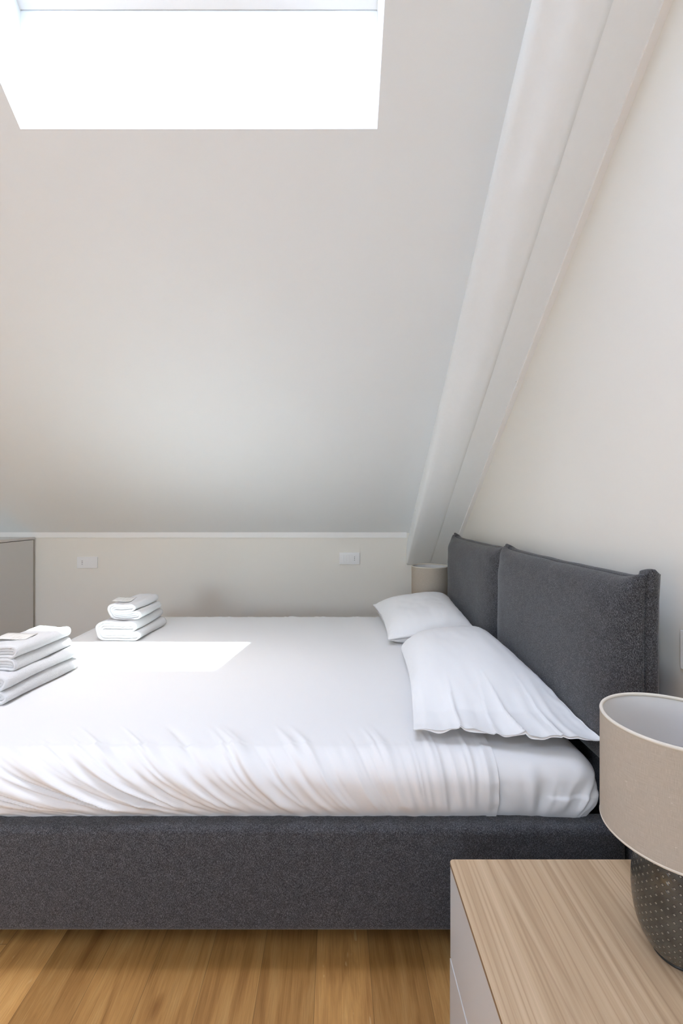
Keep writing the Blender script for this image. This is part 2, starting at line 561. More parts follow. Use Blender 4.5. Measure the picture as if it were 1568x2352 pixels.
portal('added_skylight_portal', ((RX0+RX1)/2, ry, ceil_z(ry)+SLAB+0.12), (TH, 0, 0), RX1-RX0, (RY1-RY0)/math.cos(TH))
bm = bmesh.new()
for a in ((WX0, WX1, WZ0, WZ0+0.06), (WX0, WX1, WZ1-0.06, WZ1)):
    bm_box(bm, a[0], a[1], WALL_F-0.1, WALL_F-0.04, a[2], a[3])
for x in (WX0, (WX0+WX1)/2-0.035, WX1-0.06):
    bm_box(bm, x, x+0.06, WALL_F-0.1, WALL_F-0.04, WZ0+0.06, WZ1-0.06)
w3 = struct(from_bm('added_window', bm, M['trim']))  # invented window, there only to light the room from behind the camera
box('glass_pane', WX0+0.05, WX1-0.05, WALL_F-0.074, WALL_F-0.068, WZ0+0.05, WZ1-0.05, M['glass'], w3)
portal('added_window_portal', ((WX0+WX1)/2, WALL_F-0.12, (WZ0+WZ1)/2), (-PI/2, 0, PI), WX1-WX0, WZ1-WZ0)
struct(box('ground', -30, 30, -40, 30, -3.2, -3.0, M['ground']))

# trims: thin white line under the ceiling on the back wall, and along the slope on the right wall
zb = ceil_z(WALL_B)
struct(box('trim_1', FLOOR_X0, 0.508, WALL_B-0.006, WALL_B+0.002, zb-0.034, zb+0.01, M['trim']))
def low_z(y): return EYE + 2.0815 - TAN*y
bm = bmesh.new()
P = []
for y, z0 in ((WALL_B-0.001, 0), (0.15, 0)):
    z = low_z(y)
    P.append([bm.verts.new(p) for p in ((WALL_R-0.022, y, z-0.008), (WALL_R+0.001, y, z-0.008), (WALL_R+0.001, y, z+0.05), (WALL_R-0.022, y, z+0.05))])
a, b = P
bm.faces.new(a); bm.faces.new(b[::-1])
for i in range(4):
    bm.faces.new((a[i], b[i], b[(i+1)%4], a[(i+1)%4]))
struct(from_bm('trim_2', bm, M['trim']))
struct(box('baseboard_back', FLOOR_X0, WALL_R, WALL_B-0.012, WALL_B, 0, 0.07, M['trim']))
struct(box('baseboard_right', WALL_R-0.012, WALL_R, WALL_F, WALL_B-0.012, 0, 0.07, M['trim']))
struct(box('baseboard_left', FLOOR_X0, FLOOR_X0+0.012, WALL_F, WALL_B-0.012, 0, 0.07, M['trim']))

# old round-edged beam running up the slope beside the right wall, and its filler board
prof = [(0.560,-0.03),(0.553,0.0),(0.536,0.03),(0.516,0.07),(0.507,0.10),(0.504,0.125),(0.506,0.143),(0.511,0.160),(0.520,0.176),(0.533,0.190),(0.551,0.203),(0.574,0.214),(0.602,0.2225),(0.632,0.227),(0.658,0.2278),(0.6765,0.2266),(0.679,0.22),(0.680,-0.03)]
sharp = [(0.560,-0.03),(0.553,0.0),(0.530,0.03),(0.512,0.07),(0.507,0.11),(0.506,0.145),(0.506,0.17),(0.506,0.195),(0.5065,0.212),(0.508,0.222),(0.514,0.2275),(0.555,0.2290),(0.612,0.2298),(0.640,0.2298),(0.664,0.2285),(0.6765,0.2272),(0.679,0.22),(0.680,-0.03)]
ny = 170
P = np.zeros((ny, len(prof), 3))
for i in range(ny):
    y = WALL_B + 0.004 - (WALL_B - 0.1)*i/(ny-1)
    near = sstep(3.25, 1.6, y)
    rb = sstep(3.1, 1.9, y)
    for j, (x, h) in enumerate([(p[0]*rb+q[0]*(1-rb), p[1]*rb+q[1]*(1-rb)) for p, q in zip(prof, sharp)]):
        # h is the vertical drop below the ceiling; edge gets rounder towards the camera
        rr = near * 0.022 * math.exp(-((x-0.545)/0.035)**2) * (1 if 0.1 < h < 0.225 else 0)
        k = 0.006*nz(y*1.6, x*5, 3.1) + 0.0022*nz(y*7, x*26, 8.0)
        kk = k if h > 0.02 else 0
        wob = 0.005*nz(y*0.9, 0.0, 5.0)
        P[i, j] = (x + kk*0.6 + rr*0.5 + wob*(1 if j < 14 else 0.6), y, ceil_z(y) - h + kk + rr)
v, f = grid_mesh(P)
f.append(tuple(range(len(prof)))); f.append(tuple((ny-1)*len(prof)+k for k in range(len(prof)))[::-1])
beam = obj_from('trim_3', v, f, M['beam'], None, True, recalc=True)
struct(beam)
P = np.zeros((60, 4, 3))
for i in range(60):
    y = WALL_B + 0.004 - (WALL_B - 0.1)*i/59
    x0 = 0.6755 + 0.005*nz(y*0.9, 0.0, 5.0)*0.6
    for j, (x, z) in enumerate(((x0, ceil_z(y)+0.02), (x0, low_z(y)+0.004), (WALL_R-0.014, low_z(y)+0.004), (WALL_R-0.014, ceil_z(y)+0.02))):
        P[i, j] = (x, y, z)
v, f = grid_mesh(P, wrap_v=True)
f.append((0,1,2,3)); f.append((59*4+3,59*4+2,59*4+1,59*4))
struct(obj_from('trim_4', v, f, M['beam'], None, False, recalc=True))

# ------------------------------------------------------------------ low cabinet on the left
cb = tag(empty('storage_cabinet', (-2.5, 2.7, 0)), 'low light grey built-in cabinet at the left end of the back wall', 'cabinet')
def lbox(name, x0, x1, y0, y1, z0, z1, m, parent, bev=0.0, seg=3):
    L = parent.location
    return box(name, x0-L.x, x1-L.x, y0-L.y, y1-L.y, z0-L.z, z1-L.z, m, parent, bev, seg)
lbox('carcass', -2.62, -2.16, 2.30, WALL_B-0.013, 0.0, 0.905, M['cab'], cb)
lbox('top_panel', -2.62, -2.136, 2.30, WALL_B-0.013, 0.911, 0.927, M['cab'], cb, 0.001, 2)
for (a, b) in ((2.30, 2.765), (2.769, 3.222)):
    lbox('door', -2.158, -2.138, a, b, 0.06, 0.907, M['cab'], cb, 0.0012, 2)

# ------------------------------------------------------------------ wall sockets
def plate_back(x, z, w, h, holes_x, slots, label):
    e = tag(empty('wall_socket', (x, WALL_B, z)), label, 'socket')
    box('plate', -w/2, w/2, -0.009, 0.0, -h/2, h/2, M['plastic'], e, 0.0015, 2)
    n = slots
    if n:
        mw = (w-0.02)/n
        for i in range(n):
            xx = -w/2+0.01+i*mw
            box('switch', xx+0.0006, xx+mw-0.0006, -0.0115, -0.0085, -h/2+0.012, h/2-0.012, M['plastic'], e, 0.0008, 2)
    else:
        box('socket_insert', holes_x-0.011, holes_x+0.011, -0.0102, -0.0085, -h/2+0.014, h/2-0.014, M['plastic'], e, 0.0006, 2)
    for dz in (-0.0115, 0, 0.0115):
        bm = bmesh.new()
        bmesh.ops.create_cone(bm, segments=16, radius1=0.0024, radius2=0.0024, depth=0.002, cap_ends=True)
        bmesh.ops.rotate(bm, verts=bm.verts[:], matrix=Matrix.Rotation(PI/2, 3, 'X'))
        bmesh.ops.translate(bm, verts=bm.verts[:], vec=(holes_x, -0.0118 if n else -0.0105, dz))
        from_bm('socket_hole', bm, M['hole'], e)
    return e
plate_back(-1.768, 0.744, 0.146, 0.080, -0.034, 0, 'white wall socket plate with a blank right half near the cabinet')
plate_back(0.1011, 0.773, 0.146, 0.084, 0.035, 6, 'white switch and socket plate on the back wall near the beam')
e = tag(empty('wall_socket', (WALL_R, 0.988, 0.793)), 'white socket plate on the right wall behind the near lamp', 'socket')
box('plate', -0.009, 0.0, -0.081, 0.081, -0.045, 0.045, M['plastic'], e, 0.0015, 2)
box('socket_insert', -0.0115, -0.0085, -0.06, 0.06, -0.032, 0.032, M['plastic'], e, 0.0008, 2)

# ------------------------------------------------------------------ bed
bed = tag(empty('double_bed', (-0.3, 1.90, 0)), 'double bed frame upholstered in charcoal fabric with a two-cushion headboard', 'bed')
FY0, FY1, FX0, FX1 = 1.10, 2.71, -1.36, 0.708
def upbox(name, x0, x1, y0, y1, z0, z1, r, parent, sub=0.02, puff=0.0):
    """soft upholstered box"""
    bm = bmesh.new()
    bm_box(bm, x0, x1, y0, y1, z0, z1)
    bmesh.ops.bevel(bm, geom=bm.edges[:], offset=r, segments=5, profile=0.5, affect='EDGES')
    bmesh.ops.translate(bm, verts=bm.verts[:], vec=-Vector(parent.location))
    return from_bm(name, bm, M['weave'], parent, True)
upbox('side_rail', FX0, FX1, FY0, FY0+0.062, 0.095, 0.352, 0.018, bed)
upbox('side_rail', FX0, FX1, FY1-0.062, FY1, 0.095, 0.352, 0.018, bed)
upbox('foot_rail', FX0+0.001, FX0+0.062, FY0+0.05, FY1-0.05, 0.095, 0.352, 0.018, bed)
upbox('headboard_base', 0.712, 0.752, 1.062, 2.757, 0.03, 0.50, 0.012, bed)
lbox('shade_block_base', FX0+0.05, 0.70, FY0+0.05, FY1-0.05, 0.105, 0.30, M['dark'], bed)  # unseen base made deep to block light and darken the floor below
for x in (-1.25, 0.55):
    for y in (1.25, 2.56):
        lbox('leg', x-0.025, x+0.025, y-0.025, y+0.025, 0, 0.106, M['dark'], bed, 0.004, 2)

def cushion(y0, y1, z0, z1, seed, near_ear, far_ear):
    """headboard cushion: bulging front (towards -x), sewn flat border and flat back"""
    nu, nv = 130, 90
    xb, xs = 0.752, 0.716           # back plane, seam plane
    L = bed.location
    Fr = np.zeros((nu, nv, 3))
    for i in range(nu):
        s = -1 + 2*i/(nu-1)
        s = math.copysign(1-(1-abs(s))**1.5, s)
        for j in range(nv):
            t = -1 + 2*j/(nv-1)
            t = math.copysign(1-(1-abs(t))**1.5, t)
            bul = 0.058*((1-abs(s)**9)**0.55)*((1-abs(t)**7)**0.55)
            w = 0.0035*nz(s*2.2+seed, t*2.2, 1.0)
            # soft pulls near the top corners
            ear = math.exp(-((1-abs(s))/0.10)**2) * math.exp(-((1-t)/0.16)**2)
            pull = 0.006*math.sin((abs(s)*9 + t*14 + seed))*math.exp(-((1-abs(s))/0.3)**2)*math.exp(-((1-t)/0.35)**2)
            x = xs - bul + w*(bul/0.058) + pull*(bul/0.058)
            sag = -0.004*(1-s*s) if t > 0 else 0
            y = (y0+y1)/2 + s*(y1-y0)/2
            z = (z0+z1)/2 + t*(z1-z0)/2 + sag*max(0, t)**4
            e_amt = near_ear if s < 0 else far_ear
            z += ear*0.014*e_amt
            y += math.copysign(ear*0.006*e_amt, s)
            # edges waver a little
            z += 0.002*nz(s*4+seed, 7.0, 2.0)*abs(t)**6
            y += 0.002*nz(t*4+seed, 3.0, 2.0)*abs(s)**6
            Fr[i, j] = (x, y, z)
    Bk = Fr.copy()
    Bk[:, :, 0] = xb
    verts = list(Fr.reshape(-1, 3)); faces = []
    _, f = grid_mesh(Fr); faces += f
    # border loop: front edge -> shallow groove -> border -> back, then back face
    loop = [(i, 0) for i in range(nu)] + [(nu-1, j) for j in range(1, nv)] + [(i, nv-1) for i in range(nu-2, -1, -1)] + [(0, j) for j in range(nv-2, 0, -1)]
    rings = []
    cy, cz = (y0+y1)/2, (z0+z1)/2
    for dx, off in ((0.0, None), (0.002, -0.006), (0.005, -0.008), (0.008, -0.001), (0.014, 0.003), (0.028, 0.003), (0.036, -0.002)):
        r = []
        for (i, j) in loop:
            if off is None:
                r.append(i*nv + j); continue
            p = Fr[i, j].copy()
            dy = 1 if i == nu-1 else (-1 if i == 0 else 0)
            dz = 1 if j == nv-1 else (-1 if j == 0 else 0)
            corner = 0.0
            if i in (0, nu-1) and j == nv-1 or (j > nv-14 and i in (0, nu-1)) or (j == nv-1 and (i < 12 or i > nu-13)):
                corner = (near_ear if i < nu/2 else far_ear) * 0.011 * math.sin(min(1, dx/0.02)*PI)
            p[0] = xs + dx; p[1] += dy*(off+corner); p[2] += dz*(off+corner)
            r.append(len(verts)); verts.append(p)
        rings.append(r)
    n = len(loop)
    for a, b in zip(rings, rings[1:]):
        for k in range(n):
            k2 = (k+1) % n
            faces.append((a[k], a[k2], b[k2], b[k]))
    faces.append(tuple(rings[-1]))
    verts = [np.array(v) - np.array(L) for v in verts]
    return obj_from('headboard_cushion', verts, faces, M['weave'], bed, True, recalc=True)
cushion(1.056, 1.928, 0.462, 0.957, 1.7, 1.0, 0.7)
cushion(1.922, 2.762, 0.462, 0.955, 5.2, 0.7, 1.0)

# --- mattress (fitted sheet) and flat sheet share this "draped box"
SH = 0.402                      # hem line of the flat sheet
MX0, MX1, MY0, MY1, MZ = -1.285, 0.655, 1.132, 2.665, 0.500
def drape(a, b, grow, r, fold):
    """unfolded coords -> 3D on a rounded box. fold(x, L, side) returns outward displacement"""
    x0, x1, y0, y1 = MX0-grow+r, MX1+grow-r, MY0-grow+r, MY1+grow-r
    cx = min(max(a, x0), x1); cy = min(max(b, y0), y1)
    dx, dy = a-cx, b-cy
    L = math.hypot(dx, dy)
    if L < 1e-9:
        return Vector((a, b, MZ+grow + fold(a, b, 0, 0)))
    ux, uy = dx/L, dy/L
    if L < r*PI/2:
        ph = L/r; h = r*math.sin(ph); drop = r*(1-math.cos(ph))
    else:
        ph = PI/2; h = r; drop = r + (L-r*PI/2)
    # side tucks inwards slightly at the bottom and bulges in the middle
    low = max(0, drop-0.11)
    h += 0.010*math.sin(min(1, drop/0.15)*PI) - low*low*6.0
    d = fold(a, b, L, uy)
    zz = max(0.325, MZ + grow - drop + d*math.cos(ph))
    return Vector((cx + ux*(h + d*math.sin(ph)), cy + uy*(h + d*math.sin(ph)), zz))

def ridge(x):
    return 1 - 2*abs(x)
_rc = random.Random(21)
CREASES = []
_kx = [(-1.4, 1.9), (-0.75, 1.55), (-0.52, 1.15), (-0.3, 0.85), (-0.08, 0.6), (0.14, 0.38), (0.3, 0.12), (0.5, 0.0)]
def kof(x):
    for (xa, ka), (xb, kb) in zip(_kx, _kx[1:]):
        if x <= xb: return ka + (kb-ka)*max(0, (x-xa)/(xb-xa))
    return 0.0
_x = -1.75
while _x < 0.40:
    kk = kof(_x + 0.1) * _rc.uniform(0.92, 1.08)
    right = sstep(-0.25, 0.15, _x)
    w = _rc.choice((0.008, 0.011, 0.015, 0.022))*_rc.uniform(0.8, 1.2)*(1-0.45*right)
    sgn = 1 if _rc.random() < 0.8 else -0.6
    La = _rc.uniform(0.0, 0.09); Lb = _rc.uniform(0.15, 0.26)
    if _rc.random() < 0.25: La = -0.05
    CREASES.append((_x, kk, w, sgn*w*_rc.uniform(0.40, 0.62)*(1-0.25*right), La, Lb, 2.6 + _rc.uniform(-0.3, 0.3)))
    _x += _rc.uniform(0.010, 0.034)*(1-0.45*right)
def sheet_fold(a, b, L, uy):
    top = 0.0016*nz(a*2.2, b*2.2, 0.5)
    if L <= 0: 
        e = max(0, 1-(b-1.20)/0.14) if b < 1.34 else 0
        LL = -max(0, b-1.20)
    else:
        LL = L
    # creases on the near side
    near = 1 if (uy < -0.3 or L <= 0) else 0.4
    A = sstep(-0.10, 0.13, LL)
    k = 0.25 + 1.35*sstep(-0.15, -1.05, a) - 0.15*sstep(0.0, 0.4, a)
    c = a - k*LL*(1.0 + 2.2*LL)
    d = 0.0
    if A > 0:
        fade = 1 - 0.8*sstep(0.145, 0.18, LL)
        for (x0, kk, w, amp, La, Lb, cv) in CREASES:
            u = a - x0 - kk*(LL + cv*max(LL, 0)**2)
            if abs(u) > 3*w: continue
            env = sstep(La-0.06, La+0.07, LL) * (1 - sstep(Lb-0.05, Lb+0.05, LL))
            ww = w*(1.0 + 0.3*math.sin(LL*16 + x0*50))
            g_ = math.exp(-(u/ww)**2 * (1.6 - 0.6*math.tanh(u/ww)))
            d += amp*env*g_
        d = d*near*fade + A*near*(0.008*nz(c*6, LL*1.5, 1.3) + 0.0018*nz(c*40, LL*6, 9.1))*fade - 0.004*A
    g = sstep(0.11, 0.17, LL)
    d += g*near*0.004*nz(a*46 - LL*14, LL*6, 2.2)*(1 - 0.6*sstep(0.16, 0.19, LL))
    # long thin seam-like crease
    return top*(1-A*0.5) + d
def fitted_fold(a, b, L, uy):
    if L <= 0: return 0.0008*nz(a*3, b*3, 0.7) - 0.004*sstep(SH, SH-0.03, a)
    vis = sstep(SH-0.035, SH+0.005, a)
    A = sstep(0.02, 0.14, L)
    # fan of pulls converging on the bottom corner
    px, pL = 0.50, 0.30
    dx, dl = a-px, pL-L
    ang = math.atan2(dx, max(0.02, dl))
    d = A*(0.011*(ridge(nz(ang*4.0, L*3, 3.0))-0.5) + 0.008*nz(ang*9, L*4, 8.0))*(1-0.9*sstep(0.13, 0.18, L)) + A*0.0025*nz(a*38, L*8, 5.0)
    d += 0.008*sstep(0.0, 0.05, L)*nz(a*9, L*10, 2.6)
    # horizontal fold
    d += 0.005*sstep(0.115, 0.125, L)*sstep(0.5, 0.56, a)*sstep(0.24, 0.13, L)
    return d*vis - 0.014*(1-vis)
def draped(name, a0, a1, b0, b1, step_a, bs, grow, r, fold, m, parent=None):
    na = int((a1-a0)/step_a)+1
    P = np.zeros((na, len(bs), 3))
    for i in range(na):
        a = a0 + (a1-a0)*i/(na-1)
        for j, b in enumerate(bs):
            P[i, j] = drape(a, b, grow, r, fold)
    v, f = grid_mesh(P)
    return obj_from(name, v, f, m, parent, True)
def bspace(lo, hi):
    out = []; b = lo
    while b < hi:
        out.append(b)
        b += 0.003 if b < 1.36 else 0.02
    out.append(hi)
    return out
# mattress
mat = tag(empty('mattress', (-0.3, 1.90, 0.30)), 'thick mattress in a creased white fitted sheet, bare at its pillow end', 'mattress')
def shift(o, parent):
    o.data.transform(Matrix.Translation(-Vector(parent.location)))
o = draped('fitted_sheet', MX0-0.12, MX1+0.13, MY0-0.15, MY1+0.12, 0.0055, bspace(MY0-0.15, MY1+0.12), 0.0, 0.055, fitted_fold, M['cotton'], mat)
shift(o, mat)
lbox('mattress_core', MX0+0.02, MX1-0.02, MY0+0.035, MY1-0.02, 0.302, 0.480, M['trim'], mat, 0.02, 3)
# flat sheet with hem
fs = tag(empty('flat_sheet', (-0.4, 1.90, 0.5)), 'smooth white flat sheet spread over the bed and tucked down its sides', 'sheet')
o = draped('sheet_cloth', MX0-0.155, SH, MY0-0.165, MY1+0.13, 0.0032, bspace(MY0-0.165, MY1+0.13), 0.006, 0.062, sheet_fold, M['cotton'], fs)
shift(o, fs)
def hem_fold(a, b, L, uy): return sheet_fold(min(a, SH-0.004), b, L, uy) + 0.0012 + 0.0008*math.sin(b*140)
o = draped('hem', SH-0.024, SH+0.001, MY0-0.160, MY1+0.12, 0.003, bspace(MY0-0.160, MY1+0.12), 0.0065, 0.062, hem_fold, M['cotton'], fs)
shift(o, fs)

# ------------------------------------------------------------------ pillows
def pillow(label, Q, zm, th, seed, flange=0.0, hang=0.0, nu=150, nv=110):
    """Q: 4 corners (x,y): near-left, near-right, far-right, far-left; zm: mid heights for the same corners"""
    def P2(u, v):   # u 0..1 near->far, v 0..1 left->right
        w = ((1-u)*(1-v), (1-u)*v, u*v, u*(1-v))
        return (sum(wi*q[0] for wi, q in zip(w, Q)), sum(wi*q[1] for wi, q in zip(w, Q)), sum(wi*z for wi, z in zip(w, zm)))
    e = tag(empty('pillow', (*P2(0.5, 0.5)[:2], 0.51)), label, 'pillow', 'white pillows at the headboard')
    top = np.zeros((nu, nv, 3)); bot = np.zeros((nu, nv, 3))
    for i in range(nu):
        u = i/(nu-1)
        for j in range(nv):
            v = j/(nv-1)
            s = 2*u-1; t = 2*v-1
            # filled part starts after the flange
            sf = (u-flange)/(1-flange)*2-1
            f = (max(0, 1-abs(sf)**3.2)**0.62 if sf > 0 or not flange else max(0, 1-abs(sf)**2.0)**1.25) * max(0, 1-abs(t)**3.0)**0.62 if sf > -1 else 0.0
            x, y, z = P2(u, v)
            if flange:
                k_ = sstep(0.80, 1.0, u)*sstep(0.28, 0.0, v)
                x += 0.035*k_; y -= 0.055*k_
            # sides draw in a little between the corners
            pin = 0.030*(1-s*s)
            x += -t*abs(t)**3*pin*0.6
            y += -s*abs(s)**3*0.022*(1-t*t)*(0.3 if s < 0 else 1)
            lump = 0.008*nz(s*1.6+seed, t*1.6, seed)*f
            wr = 0.0
            e1 = math.exp(-((1-abs(t))/0.14)**2)+math.exp(-((1-s)/0.12)**2)*0.8
            wr += 0.0035*e1*nz(s*13+seed, t*13, 2.0)
            wr += 0.0018*nz(s*5+seed, t*6, 6.0)
            h = th*f
            z_low = z
            if flange:
                near = sstep(flange+0.22, 0.04, u)
                z_low = z - hang*near**1.3
                pleat = near*(0.020*nz(t*2.3+seed*1.3, u*1.0, 5.0) + 0.011*(0.3-abs(nz(t*3.7+seed*2+0.5*u, u*2, 3.0))) + 0.004*nz(t*8+seed, u*6, 3.0))
                for (tc_, sl, aa, wd) in ((-0.47, 0.10, 0.010, 0.035), (0.22, -0.5, 0.009, 0.03), (0.60, -0.3, 0.008, 0.05), (-0.1, 0.3, 0.005, 0.06)):
                    q_ = (t - tc_ - sl*u)/wd
                    pleat += near*aa*(math.exp(-q_*q_) * (1 if q_ > 0 else 0.35) - 0.25)
                wr += pleat
            zt = z_low + h + lump + wr
            zb2 = z_low - h*0.9 + (wr*0.7 if flange and u < flange*1.5 else 0) - 0.0014
            if flange and u < flange:
                g = (1-u/flange)
                zb2 -= 0.010*g*(0.5+nz(t*5+seed, 0.2, 4.0))*(1-abs(t)**6)
                y += 0.006*nz(t*4+seed*2, 1.0, 1.0)*g
            top[i, j] = (x, y, max(zt, MZ + 0.0085))
            bot[i, j] = (x, y, max(min(zb2, zt-0.001), MZ + 0.0075))
    L = np.array(e.location)
    v1, f1 = grid_mesh(top); v2, f2 = grid_mesh(bot)
    n = nu*nv
    faces = f1 + [tuple(k+n for k in q[::-1]) for q in f2]
    loop = [(i, 0) for i in range(nu)] + [(nu-1, j) for j in range(1, nv)] + [(i, nv-1) for i in range(nu-2, -1, -1)] + [(0, j) for j in range(nv-2, 0, -1)]
    ids = [i*nv+j for i, j in loop]
    for a, b in zip(ids, ids[1:]+ids[:1]):
        faces.append((a, b, b+n, a+n))
    verts = np.vstack([v1, v2]) - L
    return obj_from('pillowcase', verts, faces, M['cotton2'], e, True, recalc=False), e
pillow('plump white pillow lying at the far side, partly behind the nearer one',
       [(0.235, 2.045), (0.63, 2.05), (0.655, 2.63), (0.215, 2.61)], [0.535, 0.585, 0.615, 0.575], 0.085, 3.3)
pillow('large white pillow on the near side with a loose open flange end',
       [(0.205, 1.205), (0.662, 1.125), (0.655, 2.055), (0.268, 2.01)], [0.566, 0.582, 0.588, 0.545], 0.072, 8.1, flange=0.13, hang=0.022)

# ------------------------------------------------------------------ towels
def towel(name, label, w, h, depth, loc, rotz, t_l, seed, m, gap=0.0):
    """towel folded into nested U layers, fold on the left, two lobes on the right, extruded along y"""
    D = h/4
    # centre line of the U: from right end of the lower lobe, round the left, to the right end of the upper lobe
    def centre(n=26):
        pts = []
        xl = -w/2 + 2*D; xr = w/2 - D
        for k in range(n): pts.append((xr + (xl-xr)*k/(n-1), D))
        for k in range(1, n): 
            a = -PI/2 - PI*k/(n-1)
            pts.append((xl + D*math.cos(a), 2*D + D*math.sin(a)))
        xr2 = xr - gap
        for k in range(1, n): pts.append((xl + (xr2-xl)*k/(n-1), 3*D))
        return pts
    cl = centre()
    def tangent(k):
        a = cl[max(0, k-1)]; b = cl[min(len(cl)-1, k+1)]
        d = Vector((b[0]-a[0], b[1]-a[1])); d.normalize(); return d
    def loop(off):
        pts = []
        for k in range(len(cl)):
            T_ = tangent(k); pts.append((cl[k][0]-T_.y*off*-1, cl[k][1]+T_.x*off*-1))
        T_ = tangent(len(cl)-1); c = cl[-1]; a0 = math.atan2(-T_.x*1, T_.y*1)
        for k in range(1, 8):
            a = a0 + PI*k/8
            pts.append((c[0]+off*math.cos(a), c[1]+off*math.sin(a)))
        for k in range(len(cl)-1, -1, -1):
            T_ = tangent(k); pts.append((cl[k][0]-T_.y*off, cl[k][1]+T_.x*off))
        T_ = tangent(0); c = cl[0]; a0 = math.atan2(T_.x, -T_.y)
        for k in range(1, 8):
            a = a0 + PI*k/8
            pts.append((c[0]+off*math.cos(a), c[1]+off*math.sin(a)))
        return pts
    verts = []; faces = []
    ny_ = 26
    offs = []
    o_ = D*0.985
    li = 0
    while o_ > t_l*0.7:
        offs.append((o_, max(0.0006, o_-t_l))); o_ -= t_l*1.13; li += 1
    for li, (oo, oi) in enumerate(offs):
        outer = loop(oo); inner = loop(oi)
        n = len(outer)
        # cross-section ring of the layer: for every y slice, outer ring and inner ring
        base = len(verts)
        ends = 0.0 + 0.004*li
        for iy in range(ny_):
            q = iy/(ny_-1)
            y = ends + (depth-2*ends)*q
            edge = min(q, 1-q)*(ny_-1)
            rnd = 0.25*t_l*(1 if edge < 0.5 else 0)
            for ring_, sgn in ((outer, -1), (inner, 1)):
                for (px, pz) in ring_:
                    nn = 0.0062*nz(px*14+seed, y*7, pz*22+seed) + 0.0016*nz(px*70+seed, y*70, pz*70)
                    sh = 0.010*nz(y*5+seed, pz*16, 2.0)
                    zz = pz + nn*1.0
                    xx = px + sh + nn*0.6
                    zz += -0.004*math.sin(PI*(px+w/2)/w)*(pz/h)
                    verts.append((xx, y + (0.003*nz(px*30, pz*30, seed)), max(zz, 0.0006)))
        R = 2*n
        for iy in range(ny_-1):
            a = base+iy*R; b = base+(iy+1)*R
            for k in range(n):
                k2 = (k+1) % n
                faces.append((a+k, a+k2, b+k2, b+k))
                faces.append((a+n+k2, a+n+k, b+n+k, b+n+k2))
        for iy in (0, ny_-1):
            a = base+iy*R
            for k in range(n):
                k2 = (k+1) % n
                q_ = (a+k, a+n+k, a+n+k2, a+k2)
                faces.append(q_ if iy == 0 else q_[::-1])
    o = obj_from(name, verts, faces, m, None, True)
    o.location = loc; o.rotation_euler = (0, 0, rotz)
    tag(o, label, 'towel', 'folded white towels on the bed')
    return o
ZS = MZ + 0.0075
towel('bath_towel', 'large folded white towel at the bottom of the farther pile', 0.212, 0.094, 0.30, (-1.020, 2.125, ZS), math.radians(-3), 0.0105, 2.0, M['terry'], 0.012)
towel('hand_towel', 'small folded white towel topping the farther pile by the back wall', 0.155, 0.080, 0.25, (-0.998, 2.145, ZS+0.093), math.radians(-2), 0.0090, 5.5, M['terry'], 0.020)
towel('bath_towel', 'large folded white towel under the pile at the left picture edge', 0.225, 0.092, 0.33, (-1.140, 1.435, ZS), math.radians(-7), 0.0105, 9.0, M['terry'], 0.0)
towel('hand_towel', 'small folded white towel on the pile at the left picture edge', 0.165, 0.080, 0.27, (-1.108, 1.475, ZS+0.091), math.radians(-5), 0.0090, 13.0, M['terry'], 0.0)

def slip(label, loc, rotz, w, l):
    P = np.zeros((14, 6, 3))
    for i in range(14):
        for j in range(6):
            u = i/13; v = j/5
            P[i, j] = ((u-0.5)*w, (v-0.5)*l, 0.004 + 0.004*(1-u)**3*(1 if 1 else 0) + 0.001*math.sin(u*6))
    v_, f_ = grid_mesh(P)
    o = obj_from('paper_slip', v_, f_, M['slip'], None, True)
    so = o.modifiers.new('thickness', 'SOLIDIFY'); so.thickness = 0.0012
    o.location = loc; o.rotation_euler = (0, 0, rotz)
    tag(o, label, 'paper slip', 'paper slips on the towels')
slip('small printed paper slip lying on the farther towel pile', (-1.035, 2.235, ZS+0.169), 0.15, 0.085, 0.11)
slip('small printed paper slip lying on the towel pile at the left edge', (-1.11, 1.585, ZS+0.168), 0.1, 0.10, 0.075)

# ------------------------------------------------------------------ nightstands
def nightstand(label, x0, x1, y0, y1, ztop):
    e = tag(empty('nightstand', ((x0+x1)/2, (y0+y1)/2, 0)), label, 'nightstand', 'nightstands beside the bed')
    g = 0.003
    lbox('carcass', x0+0.022, x1, y0+0.002, y1-0.002, 0.0, ztop-0.0085, M['cab'], e)
    lbox('drawer', x0+0.002, x0+0.021, y0+0.001, y1-0.001, 0.163, ztop-0.0085, M['cab'], e, 0.001, 2)
    lbox('drawer', x0+0.001, x0+0.021, y0+0.001, y1-0.001, 0.002, 0.160, M['cab'], e, 0.001, 2)
    # wood top with rounded vertical corners
    bm = bmesh.new()
    v = bm_box(bm, x0, x1, y0, y1, ztop-0.008, ztop)
    ed = [ed for ed in bm.edges if abs(ed.verts[0].co.z-ed.verts[1].co.z) > 0.004 and ed.verts[0].co.x < (x0+x1)/2]
    bmesh.ops.bevel(bm, geom=ed, offset=0.009, segments=6, profile=0.5, affect='EDGES')
    bmesh.ops.translate(bm, verts=bm.verts[:], vec=-Vector(e.location))
    top = from_bm('wood_top', bm, M['walnut'], e)
    top.data.materials.append(M['edge'])
    for p in top.data.polygons:
        if abs(p.normal.z) < 0.5: p.material_index = 1
    tag(top, 'pale brown wood-grain top')
    return e
NZ = 0.370
nightstand('light grey nightstand with a wood-grain top in the right foreground', 0.244, 0.800, 0.548, 0.976, NZ)
nightstand('light grey nightstand behind the far side of the bed under the far lamp', 0.244, 0.800, 2.765, 3.19, NZ)

